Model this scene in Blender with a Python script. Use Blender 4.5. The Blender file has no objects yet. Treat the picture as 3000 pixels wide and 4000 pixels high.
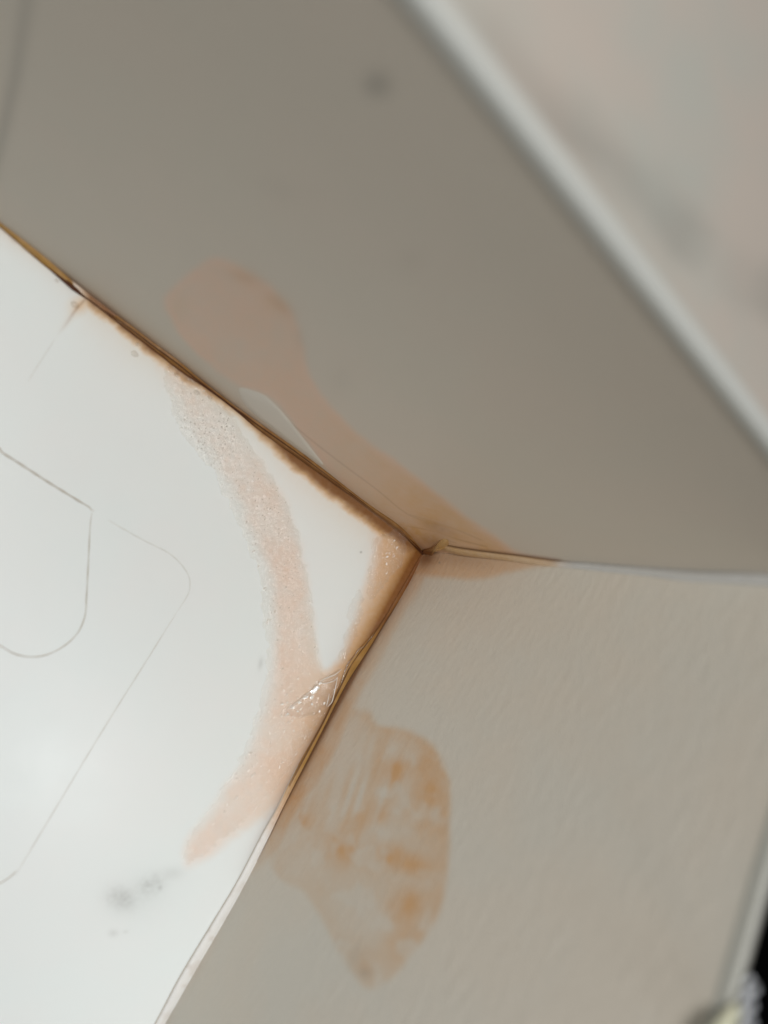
import bpy, math, random
import numpy as np
from mathutils import Vector

# ------------------------------------------------------------------ camera, light, exposure
S = 0.25                                    # metres per unit of the solved corner geometry
F_PX = 2530.112                             # focal length for a 3000 x 4000 frame
R = np.array([[-0.7203344487532337, -0.4767210464000351, 0.5038405758358795],
              [-0.5606891428279488, 0.8278231352922607, -0.01834507535419222],
              [-0.40834540165677813, -0.2957125303299581, -0.8636018367000029]])
CAM = np.array([0.4859695, 0.27363802, 0.83445677])
sc = bpy.context.scene
COL = sc.collection
cam_d = bpy.data.cameras.new('camera')
cam = bpy.data.objects.new('camera', cam_d)
COL.objects.link(cam)
m = np.eye(4)
m[:3, 0] = R[0]; m[:3, 1] = -R[1]; m[:3, 2] = -R[2]; m[:3, 3] = CAM * S
from mathutils import Matrix
cam.matrix_world = Matrix(m.tolist())
cam_d.sensor_fit = 'VERTICAL'; cam_d.sensor_height = 36; cam_d.sensor_width = 27
cam_d.lens = F_PX / 4000 * 36
cam_d.clip_start = 0.004; cam_d.clip_end = 20
cam_d.dof.use_dof = True
cam_d.dof.focus_distance = 0.93 * S
cam_d.dof.aperture_fstop = 5.0
sc.camera = cam
w = bpy.data.worlds.new('World'); sc.world = w; w.use_nodes = True
w.node_tree.nodes['Background'].inputs[0].default_value = (1.0, 0.97, 0.93, 1)
w.node_tree.nodes['Background'].inputs[1].default_value = 0.01
sc.view_settings.view_transform = 'Standard'; sc.view_settings.look = 'None'
sc.view_settings.exposure = 0.12; sc.view_settings.gamma = 1; sc.view_settings.use_curve_mapping = False


def lamp(name, loc, target, size, power, col):
    l = bpy.data.lights.new(name, 'AREA'); l.shape = 'DISK'; l.size = size * S; l.energy = power; l.color = col
    o = bpy.data.objects.new(name, l); COL.objects.link(o)
    o.location = Vector(loc) * S
    o.rotation_euler = (Vector(target) - Vector(loc)).to_track_quat('-Z', 'Y').to_euler()
    return o


KEY = np.array([1.35, 0.40, 2.45])
lamp('key_lamp', KEY, (0.1, 0.5, 0), 0.5, 1.95, (1.0, 0.97, 0.93))
lamp('top_lamp', (0.25, 0.75, 2.2), (0.1, 0.6, 0), 0.5, 0.30, (0.97, 0.99, 1.0))
GLINT = np.array([0.05, 0.70, 1.0])
lamp('glint_lamp', GLINT, (0.07, 0.72, 0.0), 0.08, 0.050, (0.98, 0.99, 1.0)).data.spread = math.radians(120)  # unseen lamp added to make the glue glint

# ------------------------------------------------------------------ geometry helpers
EX, EY, EZ = np.eye(3)


def ray(px):
    px = np.asarray(px, float)
    q = np.stack([(px[..., 0] - 1500) / F_PX, (px[..., 1] - 2000) / F_PX, np.ones(px.shape[:-1])], -1)
    return q @ R


def project(P):
    q = (np.asarray(P) - CAM) @ R.T
    z = q[..., 2]
    zz = np.where(z > 0.03, z, np.nan)
    out = np.stack([1500 + F_PX * q[..., 0] / zz, 2000 + F_PX * q[..., 1] / zz], -1)
    return np.where(np.isnan(out), -9999.0, out)


def hit(px, n):
    """Where the line of sight meets the plane through the corner with normal n."""
    d = ray(px); t = -(CAM @ n) / (d @ n)
    return CAM + d * t[..., None]


CORNER = (1652, 2155)
off = hit(np.array(CORNER), EZ)             # corner lies (almost) at the origin
NB = EZ
E1 = hit(np.array((0, 880)), NB); E1 = E1 / np.linalg.norm(E1)
E2 = hit(np.array((641, 4000)), NB); E2 = E2 / np.linalg.norm(E2)
n3 = np.cross(ray(CORNER), ray((3000, 2250))); n3 /= np.linalg.norm(n3)
E3 = EZ - (EZ @ n3) * n3; E3 /= np.linalg.norm(E3)
NU = np.cross(E3, E1); NU /= np.linalg.norm(NU)
if NU[1] < 0: NU = -NU
NR = np.cross(E2, E3); NR /= np.linalg.norm(NR)
if NR[0] < 0: NR = -NR


def sm(e0, e1, x):
    t = np.clip((x - e0) / (e1 - e0), 0, 1); return t * t * (3 - 2 * t)


def vnoise(P, scale, seed=0):
    p = P / scale; i = np.floor(p).astype(np.int64); f = p - i; f = f * f * (3 - 2 * f)

    def h(ix, iy):
        n = (ix * 374761393 + iy * 668265263 + seed * 1442695041) & 0xFFFFFFFF
        n = ((n ^ (n >> 13)) * 1274126177) & 0xFFFFFFFF
        return ((n ^ (n >> 16)) & 0xFFFF) / 65535.0
    a = h(i[..., 0], i[..., 1]); b = h(i[..., 0] + 1, i[..., 1])
    c = h(i[..., 0], i[..., 1] + 1); d = h(i[..., 0] + 1, i[..., 1] + 1)
    return (a * (1 - f[..., 0]) + b * f[..., 0]) * (1 - f[..., 1]) + (c * (1 - f[..., 0]) + d * f[..., 0]) * f[..., 1]


def fbm(P, scale, seed=0, o=4):
    s = 0; a = 1; t = 0
    for k in range(o):
        s = s + a * vnoise(P + 37.7 * k, scale / 2 ** k, seed + k); t += a; a *= .55
    return s / t - 0.5


def smooth(pts, n=8, closed=True):
    pts = np.array(pts, float); N = len(pts); out = []
    rng = range(N) if closed else range(N - 1)
    for i in rng:
        if closed: p0, p1, p2, p3 = pts[i - 1], pts[i], pts[(i + 1) % N], pts[(i + 2) % N]
        else: p0, p1, p2, p3 = pts[max(i - 1, 0)], pts[i], pts[i + 1], pts[min(i + 2, N - 1)]
        for t in np.arange(n) / n:
            out.append(.5 * (2 * p1 + (p2 - p0) * t + (2 * p0 - 5 * p1 + 4 * p2 - p3) * t * t + (3 * p1 - p0 - 3 * p2 + p3) * t ** 3))
    if not closed: out.append(pts[-1])
    return np.array(out)


def segdist(P, poly, closed=False):
    A = poly; B = np.roll(poly, -1, 0)
    if not closed: A, B = poly[:-1], poly[1:]
    best = np.full(P.shape[:-1], 1e9)
    for a, b in zip(A, B):
        ab = b - a; L = ab @ ab
        if L < 1e-12: continue
        t = np.clip(((P - a) @ ab) / L, 0, 1)
        best = np.minimum(best, np.hypot(*np.moveaxis(P - a - t[..., None] * ab, -1, 0)))
    return best


def sdf(P, pts, n=5):
    poly = smooth(pts, n); d = segdist(P, poly, True)
    ins = np.zeros(P.shape[:-1], bool)
    for a, b in zip(poly, np.roll(poly, -1, 0)):
        c = (a[1] > P[..., 1]) != (b[1] > P[..., 1])
        with np.errstate(divide='ignore', invalid='ignore'):
            xi = (b[0] - a[0]) * (P[..., 1] - a[1]) / (b[1] - a[1]) + a[0]
        ins ^= c & (P[..., 0] < xi)
    return np.where(ins, -d, d)


def blob(P, c, rx, ry, ang=0, pw=1.0):
    a = math.radians(ang); d = P - np.array(c)
    u = (d[..., 0] * math.cos(a) + d[..., 1] * math.sin(a)) / rx
    v = (-d[..., 0] * math.sin(a) + d[..., 1] * math.cos(a)) / ry
    return np.exp(-(u * u + v * v) ** pw)


def tag(o, label=None, cat=None, group=None, kind=None):
    if label: o['label'] = label
    if cat: o['category'] = cat
    if group: o['group'] = group
    if kind: o['kind'] = kind
    return o


def mesh(name, verts, faces, mat, parent=None, smooth_=True, colors=None):
    me = bpy.data.meshes.new(name)
    v = np.asarray(verts, float) * S
    me.from_pydata(v.tolist(), [], [list(map(int, f)) for f in faces]); me.update()
    if smooth_: me.polygons.foreach_set('use_smooth', [True] * len(me.polygons))
    if colors is not None:
        at = me.color_attributes.new('stain', 'FLOAT_COLOR', 'POINT')
        at.data.foreach_set('color', np.asarray(colors, np.float32).ravel())
    me.materials.append(mat)
    o = bpy.data.objects.new(name, me); COL.objects.link(o)
    if parent: o.parent = parent
    return o


def grid_faces(nu, nv, flip=False):
    i = np.arange(nu - 1)[:, None] * nv + np.arange(nv - 1)[None, :]
    f = np.stack([i, i + nv, i + nv + 1, i + 1], -1).reshape(-1, 4)
    return f[:, ::-1] if flip else f


def tube(path, rad, n=8, taper=True, flat=1.0, up=None):
    """verts, faces of a tube along 3-D points, rad scalar or per point"""
    path = np.asarray(path, float); N = len(path)
    r = np.full(N, rad) if np.isscalar(rad) else np.asarray(rad, float)
    T = np.gradient(path, axis=0); T /= np.linalg.norm(T, axis=1)[:, None] + 1e-12
    V = []
    for p, t, rr in zip(path, T, r):
        u = np.cross(t, up if up is not None else (EZ if abs(t[2]) < .8 else EX)); u /= np.linalg.norm(u) + 1e-12
        v = np.cross(t, u)
        for k in range(n):
            a = 2 * math.pi * k / n
            V.append(p + rr * (math.cos(a) * u + flat * math.sin(a) * v))
    F = []
    for i in range(N - 1):
        for k in range(n):
            F.append((i * n + k, i * n + (k + 1) % n, (i + 1) * n + (k + 1) % n, (i + 1) * n + k))
    F.append(tuple(range(n))[::-1]); F.append(tuple((N - 1) * n + k for k in range(n)))
    return V, F


# ------------------------------------------------------------------ materials
def newmat(name):
    mt = bpy.data.materials.new(name); mt.use_nodes = True
    nt = mt.node_tree; b = nt.nodes['Principled BSDF']
    return mt, nt, b


def nd(nt, t, **kw):
    n = nt.nodes.new(t)
    for k, v in kw.items():
        if isinstance(k, str) and hasattr(n, k): setattr(n, k, v)
    return n


def noise(nt, vec, scale, detail=4, rough=.55):
    n = nt.nodes.new('ShaderNodeTexNoise'); n.inputs['Scale'].default_value = scale
    n.inputs['Detail'].default_value = detail; n.inputs['Roughness'].default_value = rough
    if vec is not None: nt.links.new(vec, n.inputs['Vector'])
    return n


def mix(nt, fac, a, b, mode='MIX'):
    n = nt.nodes.new('ShaderNodeMix'); n.data_type = 'RGBA'; n.blend_type = mode
    for idx, v in ((0, fac), (6, a), (7, b)):
        if hasattr(v, 'links') or hasattr(v, 'is_linked'): nt.links.new(v, n.inputs[idx])
        elif idx == 0: n.inputs[0].default_value = v
        else: n.inputs[idx].default_value = (*v, 1)
    return n.outputs[2]


def maprange(nt, v, a, b, c, d):
    n = nt.nodes.new('ShaderNodeMapRange'); nt.links.new(v, n.inputs[0])
    for i, x in enumerate((a, b, c, d)): n.inputs[i + 1].default_value = x
    return n.outputs[0]


def panel_mat(name, base, alt, rough, bump_scale, bump_str, stretch=(1, 1, 1), stain=True, spec=.5,
              pink=(0.87, 0.66, 0.54), orange=(0.76, 0.44, 0.145), brown=(0.19, 0.066, 0.012), mottling=0.5, coat=0.0, rot=0.0, bdist=.0002):
    mt, nt, b = newmat(name)
    tc = nt.nodes.new('ShaderNodeTexCoord')
    mp = nt.nodes.new('ShaderNodeMapping'); nt.links.new(tc.outputs['Object'], mp.inputs[0])
    mp.inputs['Scale'].default_value = stretch
    mp.inputs['Rotation'].default_value = (rot, 0, 0)
    big = noise(nt, tc.outputs['Object'], 28, 3)
    col = mix(nt, maprange(nt, big.outputs[0], .38, .62, 0, mottling), base, alt)
    fine = noise(nt, mp.outputs[0], bump_scale, 5, .6)
    if stain:
        at = nt.nodes.new('ShaderNodeAttribute'); at.attribute_name = 'stain'
        sp = nt.nodes.new('ShaderNodeSeparateColor'); nt.links.new(at.outputs['Color'], sp.inputs[0])
        vary = noise(nt, tc.outputs['Object'], 420, 4, .65)
        vf = maprange(nt, vary.outputs[0], .25, .75, .82, 1.12)

        def mul(x, y):
            n = nt.nodes.new('ShaderNodeMath'); n.operation = 'MULTIPLY'; n.use_clamp = True
            nt.links.new(x, n.inputs[0]); nt.links.new(y, n.inputs[1]); return n.outputs[0]
        col = mix(nt, mul(sp.outputs[0], vf), col, pink)
        col = mix(nt, mul(sp.outputs[1], vf), col, orange)
        vb = maprange(nt, vary.outputs[0], .25, .75, .95, 1.03)
        col = mix(nt, mul(sp.outputs[2], vb), col, brown)
        col = mix(nt, at.outputs['Alpha'], col, (0.16, 0.155, 0.14))
    nt.links.new(col, b.inputs['Base Color'])
    rr = noise(nt, tc.outputs['Object'], 90, 4)
    nt.links.new(maprange(nt, rr.outputs[0], .3, .7, rough - .02, rough + .03), b.inputs['Roughness'])
    b.inputs['Specular IOR Level'].default_value = spec
    b.inputs['Coat Weight'].default_value = coat
    bp = nt.nodes.new('ShaderNodeBump'); bp.inputs['Strength'].default_value = bump_str; bp.inputs['Distance'].default_value = bdist
    nt.links.new(fine.outputs[0], bp.inputs['Height']); nt.links.new(bp.outputs[0], b.inputs['Normal'])
    return mt


M_base = panel_mat('glossy_white_plastic', (0.825, 0.885, 0.89), (0.85, 0.872, 0.875), .36, 300, .05, spec=.5)
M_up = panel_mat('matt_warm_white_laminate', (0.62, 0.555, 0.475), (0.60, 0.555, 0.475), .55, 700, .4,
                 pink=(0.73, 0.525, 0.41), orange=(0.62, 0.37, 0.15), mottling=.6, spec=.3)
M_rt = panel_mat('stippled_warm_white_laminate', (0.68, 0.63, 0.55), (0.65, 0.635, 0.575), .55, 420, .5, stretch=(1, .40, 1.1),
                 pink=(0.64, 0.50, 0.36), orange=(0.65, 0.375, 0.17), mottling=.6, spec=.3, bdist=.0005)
M_lip = panel_mat('pale_grey_edge_trim', (0.68, 0.70, 0.67), (0.66, 0.68, 0.655), .4, 300, .1, stain=False)
M_ledge = panel_mat('mottled_beige_board', (0.61, 0.55, 0.49), (0.55, 0.55, 0.50), .6, 200, .1, stain=True, mottling=1.0)
M_bead = panel_mat('stained_sealant', (0.80, 0.80, 0.78), (0.78, 0.78, 0.77), .46, 500, .35, stain=True, spec=.3,
                   pink=(0.64, 0.44, 0.28), orange=(0.46, 0.27, 0.075), brown=(0.17, 0.058, 0.013), bdist=.0003)


def simple(name, col, rough, spec=.5, coat=0, trans=0, alpha=1, scale=400, var=.85):
    mt, nt, b = newmat(name)
    tc = nt.nodes.new('ShaderNodeTexCoord'); n = noise(nt, tc.outputs['Object'], scale)
    nt.links.new(mix(nt, n.outputs[0], col, tuple(c * var for c in col)), b.inputs['Base Color'])
    b.inputs['Roughness'].default_value = rough; b.inputs['Specular IOR Level'].default_value = spec
    b.inputs['Coat Weight'].default_value = coat; b.inputs['Transmission Weight'].default_value = trans
    return mt


M_crack = simple('dark_brown_crack_dirt', (0.085, 0.026, 0.007), .6, .3)
M_greyline = simple('grey_crease_line', (0.58, 0.54, 0.47), .6, .2)
M_paleline = simple('pale_groove_plastic', (0.80, 0.815, 0.79), .5, .3)
M_black = simple('matt_black_backdrop', (0.002, 0.002, 0.002), .95, 0.0)
M_cord = simple('grey_white_plastic_cord', (0.68, 0.71, 0.76), .18, .8, coat=.8)
M_cream = simple('cream_plastic', (0.86, 0.86, 0.66), .5, .4)
M_speck = simple('brown_dirt_speck', (0.10, 0.07, 0.05), .8, .2)
M_crumb = simple('pale_glue', (0.88, 0.85, 0.80), .15, .6, coat=.6)
M_facet = simple('shiny_white_glue', (0.90, 0.88, 0.84), .12, .9, coat=1.0, var=.98)
M_crinkle = simple('glue_crinkle_glint', (0.86, 0.79, 0.72), .28, .6, coat=.35)
M_amber = simple('amber_brown_dirt', (0.13, 0.055, 0.015), .5, .3)
M_softline = simple('soft_brown_dirt', (0.22, 0.13, 0.06), .6, .3)
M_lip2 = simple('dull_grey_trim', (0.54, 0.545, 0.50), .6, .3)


def film_mat(name, tint, gl_rough, ior, haze, scale, bstr, bdist):
    mt = bpy.data.materials.new(name); mt.use_nodes = True; nt = mt.node_tree; nt.nodes.clear()
    out = nt.nodes.new('ShaderNodeOutputMaterial')
    tr = nt.nodes.new('ShaderNodeBsdfTransparent'); tr.inputs[0].default_value = (*tint, 1)
    gl = nt.nodes.new('ShaderNodeBsdfGlossy'); gl.inputs['Roughness'].default_value = gl_rough
    gl.inputs[0].default_value = (1, 1, 1, 1)
    df = nt.nodes.new('ShaderNodeBsdfDiffuse'); df.inputs[0].default_value = (.85, .80, .74, 1)
    tc = nt.nodes.new('ShaderNodeTexCoord')
    mp = nt.nodes.new('ShaderNodeMapping'); mp.inputs['Scale'].default_value = (1, .55, 1); mp.inputs['Rotation'].default_value = (0, 0, .7)
    nt.links.new(tc.outputs['Object'], mp.inputs[0])
    ns = noise(nt, mp.outputs[0], scale, 3, .6)
    bp = nt.nodes.new('ShaderNodeBump'); bp.inputs['Strength'].default_value = bstr; bp.inputs['Distance'].default_value = bdist
    nt.links.new(ns.outputs[0], bp.inputs['Height'])
    for x in (gl, df): nt.links.new(bp.outputs[0], x.inputs['Normal'])
    m0 = nt.nodes.new('ShaderNodeMixShader'); m0.inputs[0].default_value = haze
    nt.links.new(tr.outputs[0], m0.inputs[1]); nt.links.new(df.outputs[0], m0.inputs[2])
    m1 = nt.nodes.new('ShaderNodeMixShader'); m1.inputs[0].default_value = ior
    nt.links.new(m0.outputs[0], m1.inputs[1]); nt.links.new(gl.outputs[0], m1.inputs[2])
    nt.links.new(m1.outputs[0], out.inputs[0])
    return mt


M_film = film_mat('clear_glue_film', (.998, .99, .98), .13, .07, .06, 1700, 1.0, .00045)
M_flake = film_mat('milky_glue_flake', (.998, .985, .97), .14, .09, .12, 900, 1.0, .0005)

# ------------------------------------------------------------------ traced outlines (measured on the photo, laid onto the real planes)
L1 = np.array([(0, 880), (1652, 2155)], float)
L2 = np.array([(1652, 2155), (641, 4000)], float)
L3 = np.array([(1652, 2155), (3000, 2250)], float)


def along(P, L):
    d = (L[1] - L[0]) / np.linalg.norm(L[1] - L[0]); q = P - L[0]
    return q @ d, q[..., 0] * -d[1] + q[..., 1] * d[0]        # s, signed distance (positive to the right-hand side)


BAND = [(600, 1400), (640, 1500), (720, 1650), (850, 1830), (950, 2030), (1035, 2230), (1060, 2420), (1062, 2600), (1020, 2800),
        (960, 2960), (870, 3080), (780, 3210), (712, 3310), (725, 3390), (800, 3370), (900, 3290), (1010, 3215), (1060, 3175),
        (1160, 3040), (1300, 2770), (1470, 2480), (1652, 2170), (1560, 2080), (1455, 2010), (1450, 2150), (1425, 2260), (1385, 2400),
        (1340, 2540), (1290, 2605), (1255, 2590), (1235, 2480), (1212, 2300), (1180, 2130), (1120, 1960), (1040, 1820), (950, 1700),
        (850, 1590), (760, 1490), (680, 1420)]
FILM = [(640, 1430), (660, 1560), (700, 1680), (830, 1850), (925, 2030), (1000, 2230), (1030, 2420), (1040, 2600), (1000, 2800),
        (940, 2960), (860, 3090), (770, 3220), (720, 3320), (740, 3370), (820, 3320), (880, 3270), (975, 3190), (1090, 3050),
        (1240, 2830), (1310, 2700), (1320, 2620), (1270, 2640), (1250, 2600), (1232, 2480), (1208, 2300), (1176, 2130), (1125, 1970),
        (1045, 1830), (955, 1700), (880, 1600), (800, 1520), (720, 1450)]
UPST = [(640, 1170), (700, 1100), (800, 1020), (860, 1010), (960, 1050), (1060, 1120), (1140, 1220), (1185, 1330), (1200, 1430),
        (1250, 1530), (1350, 1640), (1450, 1730), (1560, 1810), (1660, 1885), (1850, 2033), (1950, 2100), (2030, 2160), (2190, 2196),
        (1900, 2200), (1700, 2180), (1640, 2160), (1400, 1980), (1262, 1818), (1225, 1765), (1150, 1665), (1070, 1565), (1010, 1535), (930, 1510),
        (830, 1440), (730, 1350), (670, 1260)]
RTST = [(1300, 2700), (1372, 2745), (1400, 2768), (1450, 2782), (1480, 2828), (1590, 2850), (1680, 2900), (1740, 2980), (1760, 3080), (1758, 3250),
        (1748, 3400), (1722, 3560), (1650, 3680), (1560, 3790), (1480, 3855), (1425, 3860), (1375, 3800), (1310, 3700), (1240, 3570),
        (1180, 3480), (1080, 3420), (1040, 3300), (1080, 3160), (1200, 2950)]


def base_mask(P):
    n = fbm(P, 60, 1); n2 = fbm(P, 14, 5)
    d = sdf(P, BAND) + n * 22 + n2 * 8
    pink = sm(22, -55, d)
    soft = sm(2450, 1500, P[..., 1]) * sm(1250, 900, P[..., 0])
    pink = pink * (1 - .75 * soft * (.7 + n2)) * (.74 + .8 * fbm(P, 120, 9) + .25 * fbm(P, 30, 10))
    s1, d1 = along(P, L1)
    s1 = s1 / 2087.0
    s2, d2 = along(P, L2); s2 = s2 / 2104.0
    # ragged brown fringe under the long seam
    wdt = np.interp(s1, [-1, 0, .12, .2, .24, .34, .45, .55, .62, .72, .85, 1, 1.2], [18, 20, 14, 22, 46, 52, 42, 26, 34, 58, 56, 50, 10])
    inb = d1 > -30
    rag = fbm(P, 85, 11) * 34 + n2 * 9
    br = sm(6, -34, d1 - wdt * .92 + rag) * inb * sm(-.5, 0, s1 + .3) * sm(1.06, 1.0, s1)
    halo = np.exp(-np.clip(d1, 0, None) / (wdt * 1.1 + 8)) * sm(1.06, 1.0, s1)
    brown = .90 * br * np.interp(s1, [0, .15, .2, 1], [.45, .5, 1, 1])
    orange = .55 * halo * np.interp(s1, [0, .17, .25, 1], [.5, .7, .8, 1])
    orange = np.maximum(orange, .78 * sm(26, -16, d1 - wdt * .92 + rag) * inb * sm(1.06, 1.0, s1) * np.interp(s1, [0, .17, .22, 1], [.3, .5, 1, 1]))
    # gradient towards the second seam, corner pool
    up = np.interp(s2, [-.05, 0, .15, .35, .5, .6, .72], [1, 1, .95, .9, .7, .35, 0])
    g = np.exp(-np.clip(-(-d2), 0, None) / 48.0) if False else np.exp(-np.abs(d2) / 42.0)
    brown = np.maximum(brown, .97 * up * np.exp(-(np.clip(np.abs(d2) - 22, 0, None) / np.interp(s2, [0, .1, .3, .6], [44, 40, 34, 20]))))
    orange = np.maximum(orange, .98 * np.interp(s2, [0, .2, .35, .45, .6, .7], [1, .95, .8, .45, .25, 0]) * np.exp(-np.clip(np.abs(d2) - 30, 0, None) / 95.0) * sm(20, -30, d))
    brown = np.maximum(brown, .85 * blob(P, (1610, 2130), 60, 55, 40))
    orange = np.maximum(orange, .62 * sm(10, -60, d) * sm(.55, .1, s2) * sm(1380, 1470, P[..., 0]))
    # crack branching off the seam
    br2 = smooth([(338, 1165), (300, 1205), (262, 1260), (215, 1325)], 4, False)
    dd = segdist(P, br2)
    fade = sm(1330, 1190, P[..., 1])
    brown = np.maximum(brown, .45 * np.exp(-(dd / 5.0) ** 2) * fade)
    orange = np.maximum(orange, .45 * blob(P, (320, 1190), 45, 38) + .25 * np.exp(-dd / 16) * fade)
    grey = .30 * blob(P, (470, 3510), 55, 42, 20) * (.9 + 1.2 * n2) + .24 * blob(P, (590, 3455), 55, 36, -30) * (.9 + 1.6 * n2) + .12 * blob(P, (680, 3410), 40, 25) \
        + .16 * blob(P, (442, 3645), 18, 14) + .14 * blob(P, (490, 3640), 9, 7) + .22 * blob(P, (1018, 2592), 9, 24, 10) + .25 * blob(P, (625, 3468), 8, 10) \
        + .6 * blob(P, (1410, 2157), 4, 4) + .08 * blob(P, (540, 3500), 150, 100, -20)
    return np.stack([pink * .80, orange, brown, np.clip(grey, 0, 1)], -1)


def up_mask(P):
    n = fbm(P, 70, 21); n2 = fbm(P, 16, 25)
    d = sdf(P, UPST) + n * 16
    pink = sm(14, -26, d) * (.80 + .9 * fbm(P, 150, 23) + .5 * fbm(P, 45, 24)); pink = np.clip(pink + .22 * np.exp(-((d + 14) / 16) ** 2), 0, 1)
    s1, d1 = along(P, L1); s1 = s1 / 2087.; dw = -d1
    s3, d3 = along(P, L3)
    near = np.interp(P[..., 0], [600, 1250, 1500, 1700, 2000, 2200], [.04, .22, .7, 1.1, 1.0, .5])
    orange = sm(10, -40, d) * near * (.62 + .5 * n) 
    orange += .16 * blob(P, (955, 1075), 60, 35, 20) + .20 * blob(P, (1090, 1185), 60, 32, 35) + .12 * blob(P, (700, 1200), 40, 60)
    # streaky wrinkles near the corner
    u = P @ np.array([.9, .44]); v = P @ np.array([-.30, .954])
    st = vnoise(np.stack([u, v * 1.0], -1) * np.array([.12, 1.0]), 9, 31)
    orange += .25 * (st - .5) * blob(P, (1720, 2070), 190, 75, 15)
    fr = np.exp(-np.clip(dw, 0, None) / np.interp(s1, [0, .2, .7, .85, 1], [9, 14, 13, 20, 34]))
    brown = .62 * fr * sm(1.05, 1, s1)
    orange = np.maximum(orange, .34 * np.exp(-np.clip(dw, 0, None) / 18) * np.interp(s1, [0, .17, .25, 1], [.4, .5, .9, 1]))
    orange = np.maximum(orange, .85 * blob(P, (1640, 2090), 150, 42, 22) * (1 + n2))
    brown = np.maximum(brown, .10 * blob(P, (960, 1085), 70, 22, 15) + .12 * blob(P, (1095, 1190), 60, 22, 42) + .08 * blob(P, (1170, 1320), 20, 60, -15))
    brown = np.maximum(brown, .42 * blob(P, (1690, 2120), 70, 32, 15) + .28 * blob(P, (1710, 2060), 80, 22, 22) * (1 + n2))
    for pl, wd, a in (([(1010, 1540), (1150, 1665), (1320, 1800), (1469, 1910), (1595, 2011), (1722, 2053)], 3.2, .22),
                      ([(1560, 2050), (1680, 2072), (1800, 2110), (1900, 2135)], 3, .25), ([(1600, 2010), (1760, 2060), (1880, 2110)], 3, .2),
                      ([(1590, 2085), (1700, 2100), (1780, 2120)], 3, .25)):
        brown = np.maximum(brown, a * np.exp(-(segdist(P, smooth(pl, 3, False)) / wd) ** 2))
    brown = np.maximum(brown, .55 * np.exp(-((segdist(P, smooth([(1722, 2129), (1800, 2141), (2017, 2168), (2190, 2191)], 3, False))) / 7) ** 2))
    grey = .55 * blob(P, (1475, 330), 44, 42) + .05 * blob(P, (1080, 735), 90, 40, 20) + .05 * blob(P, (1330, 1480), 50, 60) + .05 * blob(P, (1600, 1020), 60, 50)
    grey += .30 * np.exp(-(segdist(P, np.array([(120, -400), (105, 0), (60, 300), (0, 560), (-60, 800)], float)) / 26) ** 2)
    return np.stack([pink * .85, np.clip(orange, 0, 1), brown, np.clip(grey, 0, 1)], -1)


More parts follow.
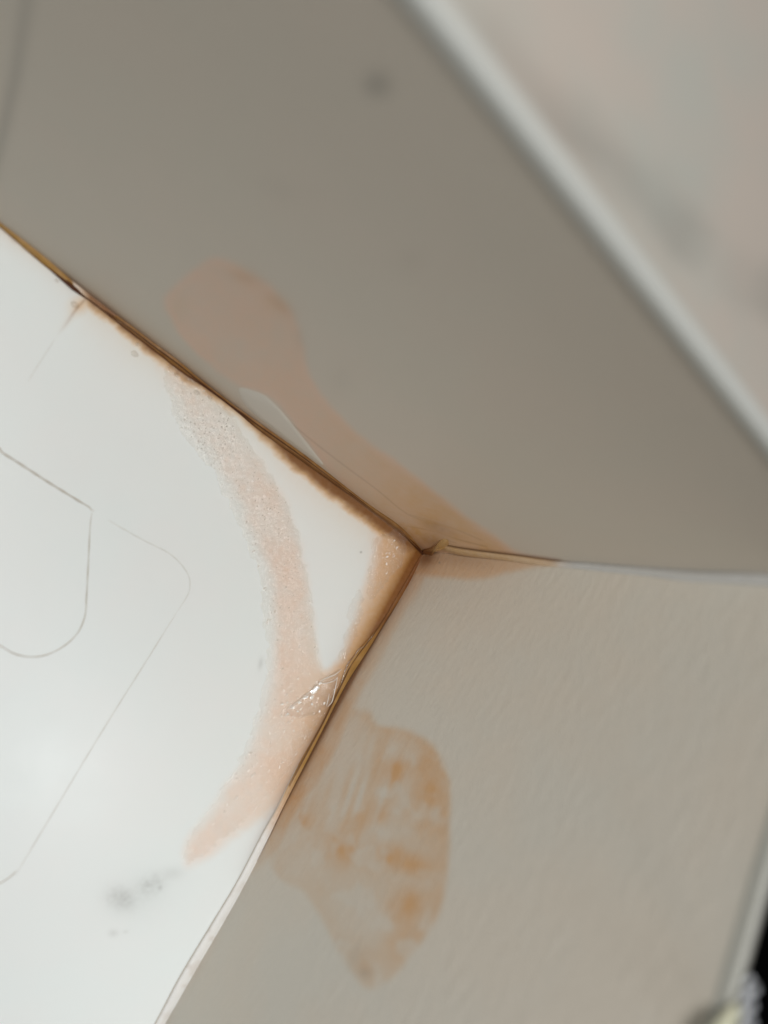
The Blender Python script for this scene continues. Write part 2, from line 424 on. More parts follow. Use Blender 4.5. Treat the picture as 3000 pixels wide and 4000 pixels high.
def rt_mask(P):
    n = fbm(P, 60, 41); n2 = fbm(P, 20, 45)
    d = sdf(P, RTST) + n * 20
    inside = sm(16, -22, d)
    edge = np.exp(-(np.clip(-d, 0, None) / 60)) * inside
    # streaks that run along the wall from the seam
    u = P @ np.array([-.32, .95]); v = P @ np.array([.95, .32]) + 14 * fbm(P, 120, 48)
    st = .5 + (vnoise(np.stack([u * .10, v], -1), 21, 47) - .5) * np.clip(blob(P, (1330, 2990), 200, 230, 10) * 1.8, 0, 1) * 1.25
    wp = P + 60 * np.stack([fbm(P, 110, 50), fbm(P, 110, 53)], -1)
    blot = vnoise(wp, 88, 51) * .72 + vnoise(wp, 36, 52) * .28
    vein = sm(.46, .30, blot) * (1 - .7 * blob(P, (1330, 2950), 170, 190))
    pink = inside * (.72 + 1.5 * (st - .5) + .4 * n - .35 * vein)
    void = .8 * blob(P, (1300, 2960), 90, 150, 20) + .55 * blob(P, (1495, 3260), 45, 38) + .5 * blob(P, (1560, 3170), 45, 22) + .5 * blob(P, (1340, 3140), 60, 30) \
        + .6 * blob(P, (1420, 3580), 110, 90) + .55 * blob(P, (1170, 3370), 90, 90) + .4 * blob(P, (1620, 3440), 70, 18, 10)
    og = .65 * blob(P, (1150, 3130), 30, 38) + .55 * blob(P, (1165, 3200), 60, 36, 30) + .72 * blob(P, (1335, 3300), 62, 72) + .45 * blob(P, (1440, 3190), 75, 50, -20) \
        + .65 * blob(P, (1535, 3020), 60, 70, 20) + .55 * blob(P, (1665, 3130), 75, 110) + .60 * blob(P, (1600, 3370), 95, 42, 8) + .55 * blob(P, (1585, 3540), 62, 75) \
        + .45 * blob(P, (1500, 3340), 60, 50) + .25 * blob(P, (1640, 2960), 60, 50) + .3 * blob(P, (1560, 3660), 50, 50) + .3 * blob(P, (1430, 3770), 40, 40) + .38 * edge * sm(1400, 1600, P[..., 0])
    orange = np.clip((og * 1.2 * (.75 + .8 * (blot - .3)) + .14) * inside * (1.0 + .9 * n + .9 * (st - .5)) * (1 - .5 * vein), 0, 1) * .92
    pink = np.clip(pink * (1 - np.clip(void * 1.25, 0, 1)) + .25 * edge * sm(3600, 3300, P[..., 1]), 0, 1)
    s2, d2 = along(P, L2); s2 = s2 / 2104.; dr = -d2
    s3, d3 = along(P, L3)
    wdt = np.interp(s2, [0, .1, .3, .42, .5, .62, .7], [70, 52, 60, 85, 70, 60, 10])
    bd = sm(12, -22, dr - wdt + n * 30) * sm(.72, .58, s2 + n * .1)
    orange = np.maximum(orange, bd * np.interp(s2, [0, .12, .3, .5, .6], [.55, .34, .42, .62, .45]) * (.9 + n))
    # wedge under the third seam
    wd = sdf(P, [(1652, 2150), (1760, 2140), (2000, 2180), (2150, 2205), (2000, 2236), (1862, 2268), (1740, 2262), (1636, 2256), (1590, 2260)]) + n * 10
    orange = np.maximum(orange, sm(14, -22, wd) * np.interp(P[..., 0], [1600, 1750, 2100], [.72, .62, .55]))
    brown = .8 * np.exp(-np.clip(dr, 0, None) / 9) * sm(.62, .45, s2)
    brown = np.maximum(brown, .7 * blob(P, (1665, 2180), 35, 45, 30) + .22 * blob(P, (1800, 2190), 160, 30, 5))
    grey = .22 * blob(P, (1425, 3800), 26, 22) + .10 * blob(P, (1390, 3740), 40, 50)
    grey += .55 * blob(P, (1717, 2198), 4, 4)
    return np.stack([pink * .62, orange, brown, np.clip(grey, 0, 1)], -1)


def spaced(a, step, b, step2, end):
    return np.concatenate([np.arange(0, a, step), np.arange(a, b, step2), np.arange(b, end + .05, .05)])


# ------------------------------------------------------------------ base panel
def plane_panel(name, U, V, e_u, e_v, mat, maskf, vscale=None, bowed=False):
    uu, vv = np.meshgrid(U, V, indexing='ij')
    if vscale is not None: vv = vv / V[-1] * vscale(uu)
    P = uu[..., None] * e_u + vv[..., None] * e_v
    if bowed: P = P + NR * (bow(uu) * np.exp(-vv / .12))[..., None]
    px = project(P)
    c = maskf(px)
    bad = (px[..., 0] < -3000) | (px[..., 0] > 6000) | (px[..., 1] < -3000) | (px[..., 1] > 7000)
    c[bad] = 0
    return P, px, np.clip(c, 0, 1)


def add_back(P, n, t, nu, nv, flip):
    """close a grid sheet into a slab: back sheet plus side strips"""
    F = grid_faces(nu, nv, flip)
    A = P.reshape(-1, 3); B = A - n * t
    i = np.arange(nu * nv).reshape(nu, nv)
    ring = np.concatenate([i[:, 0], i[-1, 1:], i[-2::-1, -1], i[0, -2:0:-1]])
    k = len(ring)
    Bv = B[ring]; V = np.concatenate([A, Bv])
    r2 = np.roll(ring, -1); b1 = np.arange(k) + len(A); b2 = np.roll(b1, -1)
    side = np.stack([ring, r2, b2, b1], -1)
    if flip: side = side[:, ::-1]
    F = [tuple(f) for f in F] + [tuple(f) for f in side] + [tuple(b1 if not flip else b1[::-1])]
    return V, F, k


_bb = coords_ = None
_bt = np.array([(1652, 2158), (1590, 2285), (1520, 2405), (1440, 2535), (1362, 2656), (1308, 2756), (1262, 2848), (1183, 3002), (1108, 3149), (1040, 3289), (917, 3522), (781, 3757), (641, 4000)], float)
_bc = np.linalg.lstsq(np.stack([E1, E2], 1), hit(_bt, NB).T, rcond=None)[0].T
_bc = smooth(_bc, 6, False)


def bow(u):
    return np.interp(u, _bc[:, 1], _bc[:, 0])


def build_panel(name, U, V, eu, ev, nrm, mat, maskf, vscale=None, t=.012, flip=False):
    P, px, c = plane_panel(name, U, V, eu, ev, mat, maskf, vscale, nrm is NR)
    nu, nv = P.shape[:2]
    Vv, F, k = add_back(P, nrm, t, nu, nv, flip)
    c = np.concatenate([c.reshape(-1, 4), np.zeros((k, 4))])
    return mesh(name, Vv, F, mat, None, True, c)


Ub = spaced(.2, .0014, .72, .0017, 1.5); Vb = spaced(.2, .0014, .80, .0017, 1.5)
Ub = np.concatenate([np.arange(-.012, 0, .0015), Ub])
base = build_panel('base_panel', Ub, Vb, E1, E2, NB, M_base, base_mask, flip=False)
tag(base, 'glossy white moulded panel with pinkish glue stain and faint rounded outlines, facing the viewer', 'panel')

RU = hit(np.array([(1640, 0), (2340, 860), (2980, 1700)], float), NU)      # points of the upper rim
RR = hit(np.array([(2822, 4000), (2965, 3500)], float), NR)


def coords(P, a, b):
    A = np.stack([a, b], 1); return np.linalg.lstsq(A, P.T, rcond=None)[0].T


ru = coords(RU, E1, E3); rr_ = coords(RR, E2, E3)
fu = np.polyfit(ru[:, 0], ru[:, 1], 1)
fr_ = np.polyfit(rr_[:, 0], rr_[:, 1], 1)
hu = lambda u: fu[0] * u + fu[1]
hr = lambda u: np.minimum(fr_[0] * u + fr_[1], .9)
print('rim', fu, fr_, 'angles', np.degrees(np.arccos([E1 @ E2, E1 @ E3, E2 @ E3])), 'corner', off)
Uu = spaced(.12, .0016, .75, .003, 1.5); Vu = np.concatenate([np.arange(0, .1, .0014), np.arange(.1, .6, .0035), [.6035]])
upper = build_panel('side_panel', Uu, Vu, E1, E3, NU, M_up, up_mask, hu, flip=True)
tag(upper, 'grey-beige side panel above the long brown seam, with a pale rim and brown spot', 'panel')
Ur = spaced(.12, .0016, .60, .0024, 1.5); Vr = np.concatenate([np.arange(0, .45, .0021), np.arange(.45, .6, .004), [.6035]])
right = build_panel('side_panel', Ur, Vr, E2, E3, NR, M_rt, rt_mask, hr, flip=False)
tag(right, 'stippled beige side panel with a blotchy orange water stain, in the lower right', 'panel')
for o in (base, upper, right):
    pass


# rims
def rim(parent, e_u, hf, nrm, wid, u0, u1, mat):
    us = np.linspace(u0, u1, 80); prof = []
    K = 9
    V = []
    for u in us:
        e = e_u * u + E3 * hf(u)
        for k in range(K):
            a = math.pi * k / (K - 1)            # half-round bullnose over the panel's edge
            V.append(e + nrm * (.0015 + wid * (math.cos(a) - 1) / 2) + E3 * (wid * .32 * math.sin(a) + .0))
        V.append(e + nrm * (-wid + .0015) - E3 * .02); V.append(e + nrm * .0015 - E3 * .006)
    K += 2
    F = []
    for i in range(len(us) - 1):
        for k in range(K):
            F.append((i * K + k, (i + 1) * K + k, (i + 1) * K + (k + 1) % K, i * K + (k + 1) % K))
    F.append(tuple(range(K))[::-1]); F.append(tuple((len(us) - 1) * K + k for k in range(K)))
    return mesh('rim', V, F, mat, parent)


rim(upper, E1, hu, NU, .0120, -.0, 1.3, M_lip)
rim(right, E2, hr, NR, .0075, .0, 1.3, M_lip2)

# ledge outside the upper rim, black sheet added for the darkness past the right rim
us = np.linspace(-.6, 1.4, 60); vs = 1.6 * np.linspace(0, 1, 40) ** 1.6
uu, vv = np.meshgrid(us, vs, indexing='ij')
PL = uu[..., None] * E1 + hu(uu)[..., None] * E3 - NU * (.0175 + vv)[..., None] - E3 * .02
PL = PL - E3 * (.01 * np.sin(vv * 9 + uu * 4))[..., None]
V_, F_, k_ = add_back(PL, E3, .02, 60, 40, True)
px_ = project(PL).reshape(-1, 2)
gm = .38 * blob(px_, (2120, 390), 110, 90, 40) + .34 * blob(px_, (2250, 520), 120, 80, 40) + .30 * blob(px_, (2430, 680), 150, 80, 35) + .28 * blob(px_, (2620, 850), 130, 80, 35) \
    + .30 * blob(px_, (2700, 960), 90, 70) + .40 * blob(px_, (3010, 1140), 110, 90) + .22 * blob(px_, (1880, 130), 90, 110, 50)
z_ = np.zeros_like(gm); cc_ = np.concatenate([np.stack([z_, z_, z_, gm], -1), np.zeros((k_, 4))])
tag(mesh('outer_board', V_, F_, M_ledge, None, True, cc_), 'mottled beige board beyond the pale diagonal rim, upper right', 'board')
us = np.linspace(.02, 1.4, 60); vs = np.linspace(0, 1.2, 40)
uu, vv = np.meshgrid(us, vs, indexing='ij')
PL = uu[..., None] * E2 + hr(uu)[..., None] * E3 - NR * (.0120 + vv)[..., None] - E3 * (.035 + .008 * np.sin(uu * 30 + vv * 22))[..., None]
V_, F_, k_ = add_back(PL, E3, .02, 60, 40, False)
tag(mesh('dark_backdrop', V_, F_, M_black), 'black cloth standing for the darkness beyond the right panel edge, bottom right corner', 'backdrop')


# ------------------------------------------------------------------ sealant beads along the three seams
def resample(pl, n):
    pl = smooth(pl, 8, False); d = np.concatenate([[0], np.cumsum(np.hypot(*np.diff(pl, axis=0).T))])
    t = np.linspace(0, d[-1], n); return np.stack([np.interp(t, d, pl[:, 0]), np.interp(t, d, pl[:, 1])], -1), t / d[-1]


def bead(name, A, B, nA, nB, colf, bulge, n=420, k=10, seed=3, rough=.0):
    a, t = resample(A, n); b, _ = resample(B, n)
    PA = hit(a, nA); PB = hit(b, NB) + E3 * .002 if nB is NR else hit(b, nB)
    q = np.linspace(0, 1, k)
    nm = (nA + nB) / np.linalg.norm(nA + nB)
    V = []; C = []
    for i in range(n):
        bu = bulge(t[i]); w_ = np.linalg.norm(PB[i] - PA[i])
        for j, x in enumerate(q):
            h = math.sin(math.pi * x) ** .6
            jit = (vnoise(np.array([[t[i] * 2000, x * 40]]), 23, seed)[0] - .5) * rough * h
            V.append(PA[i] * (1 - x) + PB[i] * x + nm * (w_ * bu * h + jit))
            C.append(colf(t[i], x))
    V = np.array(V)
    # edges sit a hair inside the panels, closed behind by a sunk strip
    G = V.reshape(n, k, 3).copy()
    G[:, 0] -= nm * .0012; G[:, -1] -= nm * .0012
    V2, F, kk = add_back(G, nm, .004, n, k, False)
    C = np.array(C + [C[0]] * kk)
    o = mesh(name, V2, F, M_bead, None, True, C)
    return o, PA, PB, t


E1A = [(-420, 560), (-150, 772), (0, 890), (148, 1020), (308, 1148), (367, 1190), (506, 1300), (600, 1372), (700, 1450), (817, 1527), (925, 1610), (1016, 1686), (1200, 1816), (1426, 1976), (1560, 2075), (1650, 2163)]
E1B = [(-420, 540), (-150, 752), (0, 868), (169, 998), (338, 1147), (420, 1208), (506, 1266), (600, 1338), (700, 1410), (781, 1480), (900, 1572), (980, 1628), (1200, 1783), (1426, 1958), (1560, 2052), (1650, 2148)]


def c1(t, x):
    # t along the seam from far left to the corner
    b = float(np.interp(t, [0, .33, .37, 1], [.18, .28, .78, .88])); o = .95
    if x > .55: b *= .82
    n = vnoise(np.array([[t * 3000, x * 30]]), 24, 8)[0]
    return (1, o, min(1, b * (.8 + .35 * n)), 0)


b1, PA1, PB1, t1 = bead('sealant_bead', E1A, E1B, NB, NU, c1, lambda t: .16, seed=3, rough=.0010)
tag(b1, 'rust-brown sealant bead along the long diagonal seam, from the left edge down to the corner', 'sealant', 'sealant beads along the seams')
sel = slice(60, None)
cp = PA1 + (NB) * .0022 + (PB1 - PA1) * .10
rad = np.interp(t1, [0, .3, .345, .37, .5, .9, 1], [.0004, .0006, .0026, .0009, .0007, .0010, .0030])
V_, F_ = tube(cp, rad, 8); mesh('crack', V_, F_, M_crack, b1)
cp = PA1 + (PB1 - PA1) * .72 + (NB + NU) * .0019
V_, F_ = tube(cp[140:], np.interp(t1[140:], [.3, .5, 1], [.0003, .0008, .0010]), 6); mesh('fine_crack', V_, F_, M_crack, b1)

E2A = [(1646, 2160), (1560, 2310), (1495, 2420), (1450, 2480), (1400, 2535), (1356, 2592), (1332, 2655), (1285, 2762), (1250, 2835), (1156, 3002), (1084, 3150), (1025, 3255), (926, 3443), (817, 3624), (704, 3812), (605, 4000), (480, 4230), (330, 4500)]
E2B = [(1664, 2170), (1590, 2300), (1520, 2405), (1440, 2535), (1362, 2656), (1308, 2756), (1262, 2848), (1183, 3002), (1108, 3149), (1040, 3289), (917, 3522), (781, 3757), (641, 4000), (510, 4235), (362, 4500)]


def c2(t, x):
    s = t * 2700 / 2104
    n = vnoise(np.array([[t * 3000, x * 30]]), 30, 18)[0] - .5
    b = float(np.interp(s, [0, .08, .15, .22, .3, .42, .5, .56], [1, .95, .85, .35, .22, .28, .12, 0]))
    o = float(np.interp(s, [0, .2, .45, .5, .56], [1, 1, 1, .62, 0]))
    p = float(np.interp(s, [0, .5, .56, .61], [1, 1, .8, 0]))
    if x < .25 and s < .5: b = max(b, .6)
    if .4 < x < .6 and s < .48: b = max(b, .42)
    g = .0
    return (p, np.clip(o + n * .2, 0, 1), np.clip(b + n * .2, 0, 1), g)


b2, PA2, PB2, t2 = bead('sealant_bead', E2A, E2B, NB, NR, c2, lambda t: .28, seed=5, rough=.0008)
tag(b2, 'glossy sealant bead down the lower seam, brown at the corner, white at its bottom', 'sealant', 'sealant beads along the seams')
cp = PA2 + NB * .0006 - E1 * 0
V_, F_ = tube(cp[150:], np.interp(t2[150:], [.35, .45, .6, 1], [.0004, .0010, .0009, .0011]), 6); mesh('crack', V_, F_, M_greyline, b2)  # thin grey tube drawn for the shadow line in the bead's crease
cp = PB2 + NR * .0008
V_, F_ = tube(cp[:215], np.interp(t2[:215], [0, .25, .45, .52], [.0014, .0010, .0007, .0002]), 6); mesh('fine_crack', V_, F_, M_amber, b2)
cp = PA2 * .55 + PB2 * .45 + (NB + NR) * .0028
V_, F_ = tube(cp[40:165], np.interp(t2[40:165], [.1, .2, .35, .4], [.0003, .0010, .0008, .0002]), 6); mesh('fine_crack', V_, F_, M_amber, b2)
ed = hit(resample([(1468, 2462), (1436, 2502), (1425, 2520), (1400, 2534), (1376, 2568), (1356, 2590), (1342, 2628), (1333, 2656), (1326, 2690)], 50)[0], NB) + NB * .003
V_, F_ = tube(ed, np.interp(np.linspace(0, 1, 50), [0, .1, .5, .9, 1], [.0003, .0011, .0009, .001, .0003]), 8); mesh('film_edge', V_, F_, M_flake, b2)

E3A = [(1688, 2158), (1722, 2142), (1800, 2170), (1960, 2190), (2118, 2212), (2250, 2222), (2379, 2237), (2530, 2252), (2668, 2272), (2830, 2280), (3000, 2292), (3350, 2318)]
E3B = [(1684, 2150), (1722, 2127), (1800, 2139), (1900, 2153), (2017, 2167), (2169, 2188), (2280, 2196), (2393, 2205), (2560, 2217), (2740, 2229), (3000, 2238), (3350, 2262)]


def c3(t, x):
    px_ = 1688 + t * 1660
    o = float(np.interp(px_, [1680, 1900, 2080, 2170, 2200], [.75, .6, .5, .4, 0])); p = float(np.interp(px_, [1680, 2150, 2260], [.8, .7, 0]))
    b = 0.0
    if x > .8: b = float(np.interp(px_, [1680, 1750, 2100, 2180, 2200], [.7, .5, .5, .45, 0]))
    g = .58 if x > .85 else (.50 if x < .12 else .36)
    return (p, o, b, g * float(np.interp(px_, [2150, 2250], [0, 1])))


b3, PA3, PB3, t3 = bead('sealant_bead', E3A, E3B, NR, NU, c3, lambda t: .20, seed=7, rough=.0006)
tag(b3, 'pale thin sealant bead between the two side panels, running to the right edge', 'sealant', 'sealant beads along the seams')
cp = PB3 + NU * .0006
V_, F_ = tube(cp[5:140], np.interp(np.linspace(0, 1, 135), [0, .1, .8, 1], [.0004, .0008, .0007, .0002]), 6); mesh('fine_crack', V_, F_, M_softline, b3)

# lump of sealant where the three seams meet
lp = smooth([(1650, 2150), (1676, 2140), (1700, 2128), (1722, 2108), (1748, 2106), (1752, 2130), (1725, 2140), (1700, 2152), (1690, 2180), (1665, 2178)], 4)
ctr = hit(np.array([1698., 2146.]), NU)
V_ = []; C_ = []
rings = 8
for r_ in range(rings):
    f = 1 - r_ / rings
    for p in lp:
        q = hit(np.array([1696., 2142.]) + (p - np.array([1696., 2142.])) * f, NU)
        V_.append(q + NU * (.006 * math.sqrt(max(0, 1 - f * f)) + .0006 * math.sin(p[0] * .4)))
        C_.append((1, .8, float(np.interp(p[0], [1650, 1690, 1730], [.95, .7, .1])), 0))
V_.append(hit(np.array([1696., 2142.]), NU) + NU * .006); C_.append((1, .8, .6, 0))
L = len(lp); F_ = []
for r_ in range(rings - 1):
    for i in range(L): F_.append((r_ * L + i, r_ * L + (i + 1) % L, (r_ + 1) * L + (i + 1) % L, (r_ + 1) * L + i))
for i in range(L): F_.append(((rings - 1) * L + i, (rings - 1) * L + (i + 1) % L, rings * L))
tag(mesh('sealant_lump', V_, F_, M_bead, None, True, C_), 'small brown lump of sealant where the three seams meet', 'sealant')

# pale bare sliver between the upper stain and the long seam
sl = smooth([(930, 1515), (1000, 1528), (1045, 1552), (1105, 1612), (1180, 1705), (1235, 1775), (1266, 1816), (1238, 1806), (1150, 1742), (1050, 1662), (965, 1590)], 5)
sc_ = np.array([1110., 1668.]); V_ = []
for f in (1, .97, .6, .3): V_ += list(hit(sc_ + (sl - sc_) * f, NU) + NU * (-.0003 if f == 1 else .0003))
V_.append(hit(sc_, NU) + NU * .0003); L = len(sl); F_ = []
for r_ in range(3):
    for i in range(L): F_.append((r_ * L + i, r_ * L + (i + 1) % L, (r_ + 1) * L + (i + 1) % L, (r_ + 1) * L + i))
for i in range(L): F_.append((3 * L + i, 3 * L + (i + 1) % L, 4 * L))
mesh('bare_sliver', V_, F_, simple('pale_bare_laminate', (0.68, 0.635, 0.565), .55, .3, var=.97), upper)

# ------------------------------------------------------------------ faint moulded outlines of the base panel
def groove(pts, r0, mat, z=0.0, name='moulded_line', n=120, fade=True):
    a, t = resample(pts, n); P = hit(a, NB) + NB * z
    V, F = tube(P, r0 * (np.interp(t, [0, .1, .9, 1], [.25, 1, 1, .25]) if fade else 1) * (.9 + .2 * np.sin(t * 60)), 6, flat=.45)
    return mesh(name, V, F, mat, base)


g1 = groove([(-120, 1640), (-30, 1725), (0, 1755), (12, 1770), (60, 1800), (180, 1878), (300, 1952), (350, 1982), (356, 1992), (368, 1994)], .0011, M_greyline)
g2 = groove([(360, 2000), (352, 2060), (345, 2200), (338, 2330), (332, 2405), (305, 2470), (255, 2520), (190, 2555), (125, 2566), (60, 2555), (0, 2522), (-60, 2490), (-140, 2440)], .00065, M_greyline)
g3 = groove([(420, 2030), (480, 2065), (560, 2110), (650, 2155), (700, 2195), (735, 2245), (742, 2290), (730, 2330), (690, 2392)], .0006, M_paleline)
g4 = groove([(690, 2392), (560, 2600), (440, 2790), (330, 2970), (240, 3120), (150, 3270), (60, 3420)], .00036, M_greyline)
g5 = groove([(66, 3400), (40, 3425), (0, 3450), (-50, 3470)], .0007, M_greyline)
g6 = groove([(215, 1325), (180, 1378), (140, 1440), (110, 1490)], .0004, M_paleline)

# ------------------------------------------------------------------ glue film with crinkles
def film_sheet(name, outline, step, hgt, mat, seed, dens=1.0):
    o = np.array(outline); P3 = hit(o, NB)
    c2d = coords(P3, E1, E2); lo = c2d.min(0) - .01; hi = c2d.max(0) + .01
    U = np.arange(max(lo[0], .0), hi[0], step); V = np.arange(max(lo[1], .0), hi[1], step)
    uu, vv = np.meshgrid(U, V, indexing='ij'); P = uu[..., None] * E1 + vv[..., None] * E2
    px = project(P); d = sdf(px, outline) + fbm(px, 40, seed) * 40 + fbm(px, 12, seed + 3) * 16
    msk = d < 0
    uvp = np.stack([uu, vv], -1)
    lens = sm(0, -40, d)
    rx = np.stack([uvp[..., 0] * .83 + uvp[..., 1] * .55, (uvp[..., 1] * .83 - uvp[..., 0] * .55) * 1.8], -1)
    h = vnoise(rx, .0062, seed) ** 2 + .45 * vnoise(rx, .0031, seed + 9)
    h = h * hgt * (.25 + 1.3 * vnoise(uvp, .035, seed + 2)) * lens + .0006
    P = P + NB * h[..., None]
    idx = -np.ones(P.shape[:2], int)
    f = msk[:-1, :-1] & msk[1:, :-1] & msk[1:, 1:] & msk[:-1, 1:]
    use = np.zeros_like(msk); ii, jj = np.nonzero(f)
    for a, b in ((0, 0), (1, 0), (1, 1), (0, 1)): use[ii + a, jj + b] = True
    idx[use] = np.arange(use.sum())
    F = np.stack([idx[ii, jj], idx[ii + 1, jj], idx[ii + 1, jj + 1], idx[ii, jj + 1]], -1)
    return mesh(name, P[use], F, mat)


def facets(parent, name, count, inside, dens, seed, smin, smax, lift=.0022):
    """tiny flat crinkle facets of dried glue, tilted with some scatter to flash the lamp at the camera"""
    rn = random.Random(seed); V = []; F = []; n = 0
    pts = np.array([[rn.random(), rn.random()] for _ in range(count * 60)])
    o = np.array(inside); lo, hi = o.min(0), o.max(0); pts = lo + pts * (hi - lo)
    ok = (sdf(pts, inside) < -8)
    dn = dens(pts) * (.15 + 1.5 * vnoise(pts, 55, seed) ** 2)
    for p, k, dv in zip(pts, ok, dn):
        if not k or rn.random() > dv: continue
        q = hit(p, NB) + NB * lift
        Hh = GLINT - q; Cc = CAM - q; nn = Hh / np.linalg.norm(Hh) + Cc / np.linalg.norm(Cc); nn /= np.linalg.norm(nn)  # facet turned to mirror the lamp into the camera, making a glint
        nn = nn + .085 * np.array([rn.gauss(0, 1), rn.gauss(0, 1), 0]); nn /= np.linalg.norm(nn)
        L = smin + (smax - smin) * rn.random() ** 2; W = L * (.35 + .3 * rn.random()); L /= 2530; W /= 2530
        a = math.radians(-52 + rn.gauss(0, 22)); b = len(V)
        for m in range(7):
            t = 2 * math.pi * m / 7; jr = .7 + .5 * rn.random()
            x = jr * L * math.cos(t); y = jr * W * math.sin(t)
            d = -R[0] * (x * math.cos(a) - y * math.sin(a)) - R[1] * (x * math.sin(a) + y * math.cos(a)); d = -d
            d[2] = 0; d[2] = -(d @ nn) / nn[2]
            V.append(q + d)
        F.append(tuple(range(b, b + 7))); n += 1
        if n >= count: break
    return mesh(name, V, F, M_crinkle, parent, False)


gf = tag(film_sheet('glue_film', FILM, .0011, .0017, M_film, 61), 'long curved smear of clear crinkled dried glue across the white panel', 'glue smear')
facets(gf, 'crinkle_glint', 520, FILM, lambda p: np.clip(1.1 * blob(p, (860, 1720), 230, 300, 40) + .8 * blob(p, (1130, 2080), 120, 260, 0), 0, 1), 5, 1.2, 3.6)
facets(gf, 'crinkle_glint', 190, FILM, lambda p: np.clip(sm(2000, 2300, p[:, 1]) * sm(3400, 2700, p[:, 1]) * .5, 0, 1), 6, 1.8, 6.0)
facets(gf, 'crinkle_glint', 90, FILM, lambda p: np.clip(blob(p, (1130, 2790), 130, 70, -40) + .7 * blob(p, (960, 3010), 60, 130, 30), 0, 1), 8, 2.0, 8.0)
P2 = [(1460, 2110), (1530, 2070), (1590, 2110), (1570, 2200), (1500, 2290), (1440, 2350), (1440, 2240)]
g2f = tag(film_sheet('glue_film', P2, .0012, .0017, M_film, 71), 'small patch of clear shiny glue on the orange stain beside the corner', 'glue smear')
facets(g2f, 'crinkle_glint', 16, P2, lambda p: blob(p, (1505, 2190), 22, 50, 25), 9, 2.0, 7.0)
P3_ = [(1385, 2310), (1425, 2330), (1410, 2440), (1378, 2530), (1330, 2600), (1345, 2480)]
g3f = tag(film_sheet('glue_film', P3_, .0012, .0017, M_film, 77), 'narrow strip of clear shiny glue along the edge of the orange stain', 'glue smear')
facets(g3f, 'crinkle_glint', 26, P3_, lambda p: np.ones(len(p)) * .5, 10, 1.5, 5.0)

# wet-looking flake with raised folds beside the lower seam
fl = smooth([(1330, 2612), (1318, 2645), (1304, 2700), (1284, 2756), (1262, 2762), (1240, 2790), (1180, 2800), (1110, 2800), (1090, 2790), (1130, 2750), (1190, 2712), (1240, 2660), (1290, 2636)], 5)
flc = np.array([1240., 2730.]); V_ = []; rg = 12
Hm = KEY - hit(np.array([1220., 2700.]), NB); Cm = CAM - hit(np.array([1220., 2700.]), NB)
for r_ in range(rg + 1):
    f = 1 - r_ / rg
    pp = flc + (fl - flc) * f * (1 + .22 * (vnoise(fl, 17, 93) - .5))[:, None]
    q = hit(pp, NB)
    hh = .0022 * (1 - f ** 2) * (.3 + 1.5 * vnoise(pp, 22, 91)) + .0012 * vnoise(pp, 8, 92) * (1 - f ** 6) + .0005
    V_ += list(q + NB * hh[:, None])
L = len(fl); F_ = []
for r_ in range(rg):
    for i in range(L): F_.append((r_ * L + i, r_ * L + (i + 1) % L, (r_ + 1) * L + (i + 1) % L, (r_ + 1) * L + i))
flake = tag(mesh('glue_flake', V_, F_, M_flake), 'bright milky flake of peeling glue beside the lower seam, with raised folds', 'glue flake')
for pl, r0 in (([(1330, 2613), (1302, 2634), (1266, 2648), (1240, 2664)], .0007), ([(1314, 2642), (1302, 2656), (1266, 2667), (1243, 2664)], .0006),
               ([(1314, 2642), (1304, 2690), (1292, 2738), (1276, 2757)], .0007), ([(1281, 2706), (1277, 2730), (1270, 2757)], .0005),
               ([(1243, 2664), (1218, 2690), (1190, 2715), (1150, 2745), (1110, 2775)], .0005)):
    a, t = resample(pl, 30); P = hit(a, NB) + NB * .004
    V_, F_ = tube(P, r0 * np.interp(t, [0, .3, .8, 1], [.3, 1, 1, .3]), 8); mesh('fold', V_, F_, M_crumb, flake)
# the shiny facet that throws the lamp's light back
frn = random.Random(12)
for (cx, cy, rx_, ry_, ang) in ((1226, 2692, 19, 10, -50), (1212, 2722, 10, 6, -70), (1190, 2722, 12, 4, -35), (1166, 2742, 9, 4, -38), (1140, 2762, 10, 3, -35), (1214, 2748, 4, 5, 10),
                                (1262, 2744, 3, 5, 20), (1120, 2786, 6, 3, -30), (1246, 2668, 7, 4, -20), (1098, 2748, 7, 3, -25), (1158, 2776, 5, 3, 0)):
    ca, sa = math.cos(math.radians(ang)), math.sin(math.radians(ang)); ol = []
    for k in range(18):
        a = 2 * math.pi * k / 18; rr = .65 + .6 * frn.random()
        ol.append((cx + rr * (rx_ * math.cos(a) * ca - ry_ * math.sin(a) * sa), cy + rr * (rx_ * math.cos(a) * sa + ry_ * math.sin(a) * ca)))
    fa = hit(np.array(ol), NB); fc = fa.mean(0); Hh = GLINT - fc; Cc = CAM - fc
    nn = Hh / np.linalg.norm(Hh) + Cc / np.linalg.norm(Cc); nn /= np.linalg.norm(nn)
    V_ = []
    for s_ in (1, .6):
        for q in fa:
            p = fc + (q - fc) * s_; V_.append(p + NB * (-((p - fc) @ nn) / nn[2] + .0042 + .0004 * (frn.random() - .5)))
    L = len(fa)
    F_ = [(i, (i + 1) % L, L + (i + 1) % L, L + i) for i in range(L)] + [tuple(range(L, 2 * L))]
    mesh('shiny_facet', V_, F_, M_facet, flake, False)

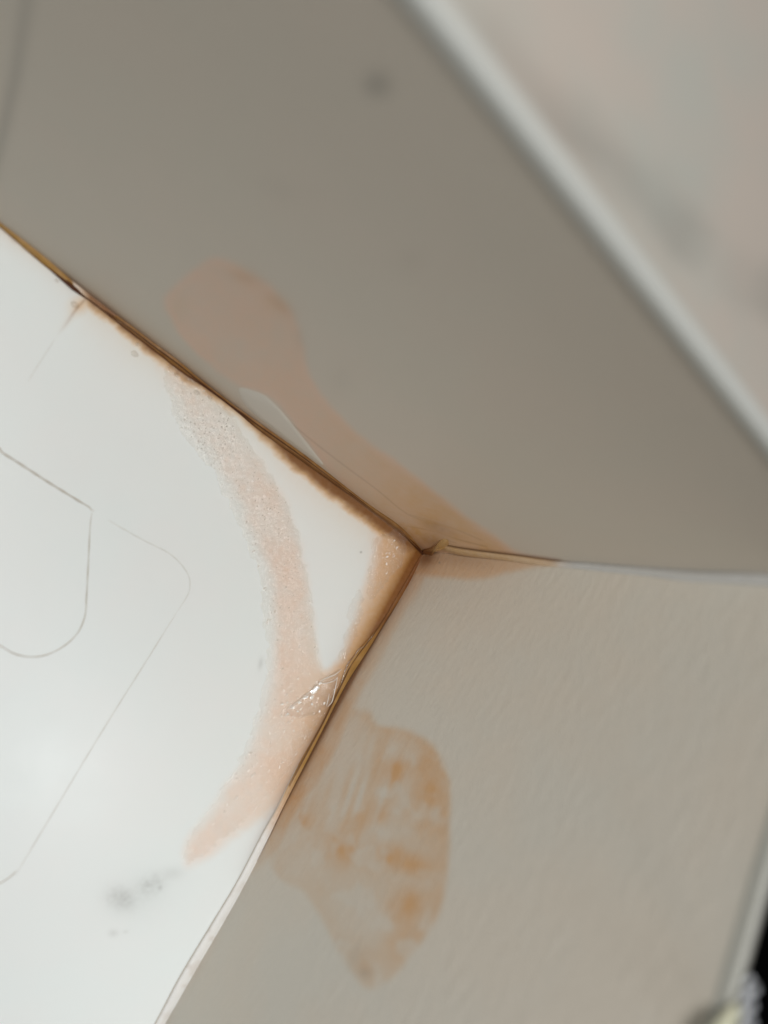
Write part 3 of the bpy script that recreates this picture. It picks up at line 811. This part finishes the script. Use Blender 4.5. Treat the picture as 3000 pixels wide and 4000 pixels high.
# crumbs of glue caught along the long seam
rnd = random.Random(4)
spots = [((524, 1382), 13, 'round translucent crumb of glue a little below the long seam'), ((538, 1345), 8, 'tiny pale crumb of glue just above the round crumb'),
         ((292, 1192), 12, 'pale crumb of glue left of the short branching crack'), ((222, 1097), 7, 'tiny pale crumb of glue nearest the left edge, by the seam'),
         ((690, 1465), 9, 'pale crumb of glue on the brown fringe of the seam'), ((768, 1534), 10, 'pale crumb of glue at the upper end of the glue smear'),
         ((820, 1552), 9, 'pointed pale crumb of glue touching the brown seam')]
for (c, r, lab) in spots:
    c3_ = hit(np.array(c, float), NB); rad = r / F_PX * .9; V_ = []; F_ = []
    n1, n2_ = 7, 10
    for i in range(n1):
        a = math.pi / 2 * i / (n1 - 1)
        for k in range(n2_):
            b = 2 * math.pi * k / n2_; j = .75 + .5 * rnd.random()
            V_.append(c3_ + rad * j * (math.cos(a) * (math.cos(b) * EX + .8 * math.sin(b) * EY)) + NB * rad * .8 * math.sin(a))
    for i in range(n1 - 1):
        for k in range(n2_): F_.append((i * n2_ + k, i * n2_ + (k + 1) % n2_, (i + 1) * n2_ + (k + 1) % n2_, (i + 1) * n2_ + k))
    tag(mesh('glue_crumb', V_, F_, M_flake), lab, 'glue crumb', 'crumbs of glue along the long seam')

# ------------------------------------------------------------------ twisted cord and cream plug at the bottom right
def at_depth(px, t):
    return CAM + ray(np.array(px, float)) * t


axis = np.array([at_depth(p, t) for p, t in zip(resample([(2945, 3830), (2928, 3870), (2920, 3930), (2918, 4000), (2905, 4090), (2880, 4200)], 60)[0], np.linspace(.405, .37, 60))])
root = bpy.data.objects.new('twisted_cord', None); COL.objects.link(root)
root.location = Vector(axis[30]) * S
tag(root, 'shiny grey-white twisted cord hanging over the rim in the bottom right corner', 'cord')
axis = axis - axis[30]
T = np.gradient(axis, axis=0); T /= np.linalg.norm(T, axis=1)[:, None]
for s_ in range(2):
    pts = []
    for i, (p, t) in enumerate(zip(axis, T)):
        u = np.cross(t, EZ); u /= np.linalg.norm(u); v = np.cross(t, u); a = i * .30 + s_ * math.pi
        pts.append(p + .0028 * (math.cos(a) * u + math.sin(a) * v))
    V_, F_ = tube(pts, .0019, 10); mesh('strand', V_, F_, M_cord, root)
path = [at_depth(p, t) for p, t in zip(smooth([(2885, 3925), (2850, 3980), (2820, 4030), (2790, 4090), (2760, 4180)], 8, False), np.linspace(.398, .38, 33))]
V_, F_ = tube(path, .0075 * np.sqrt(np.interp(np.linspace(0, 1, 33), [0, .15, .5, .9, 1], [.02, .5, 1, 1, .3])), 16, flat=.6)
tag(mesh('cord_clip', V_, F_, M_cream), 'blurred cream plastic clip on the right panel edge, left of the twisted cord', 'clip')
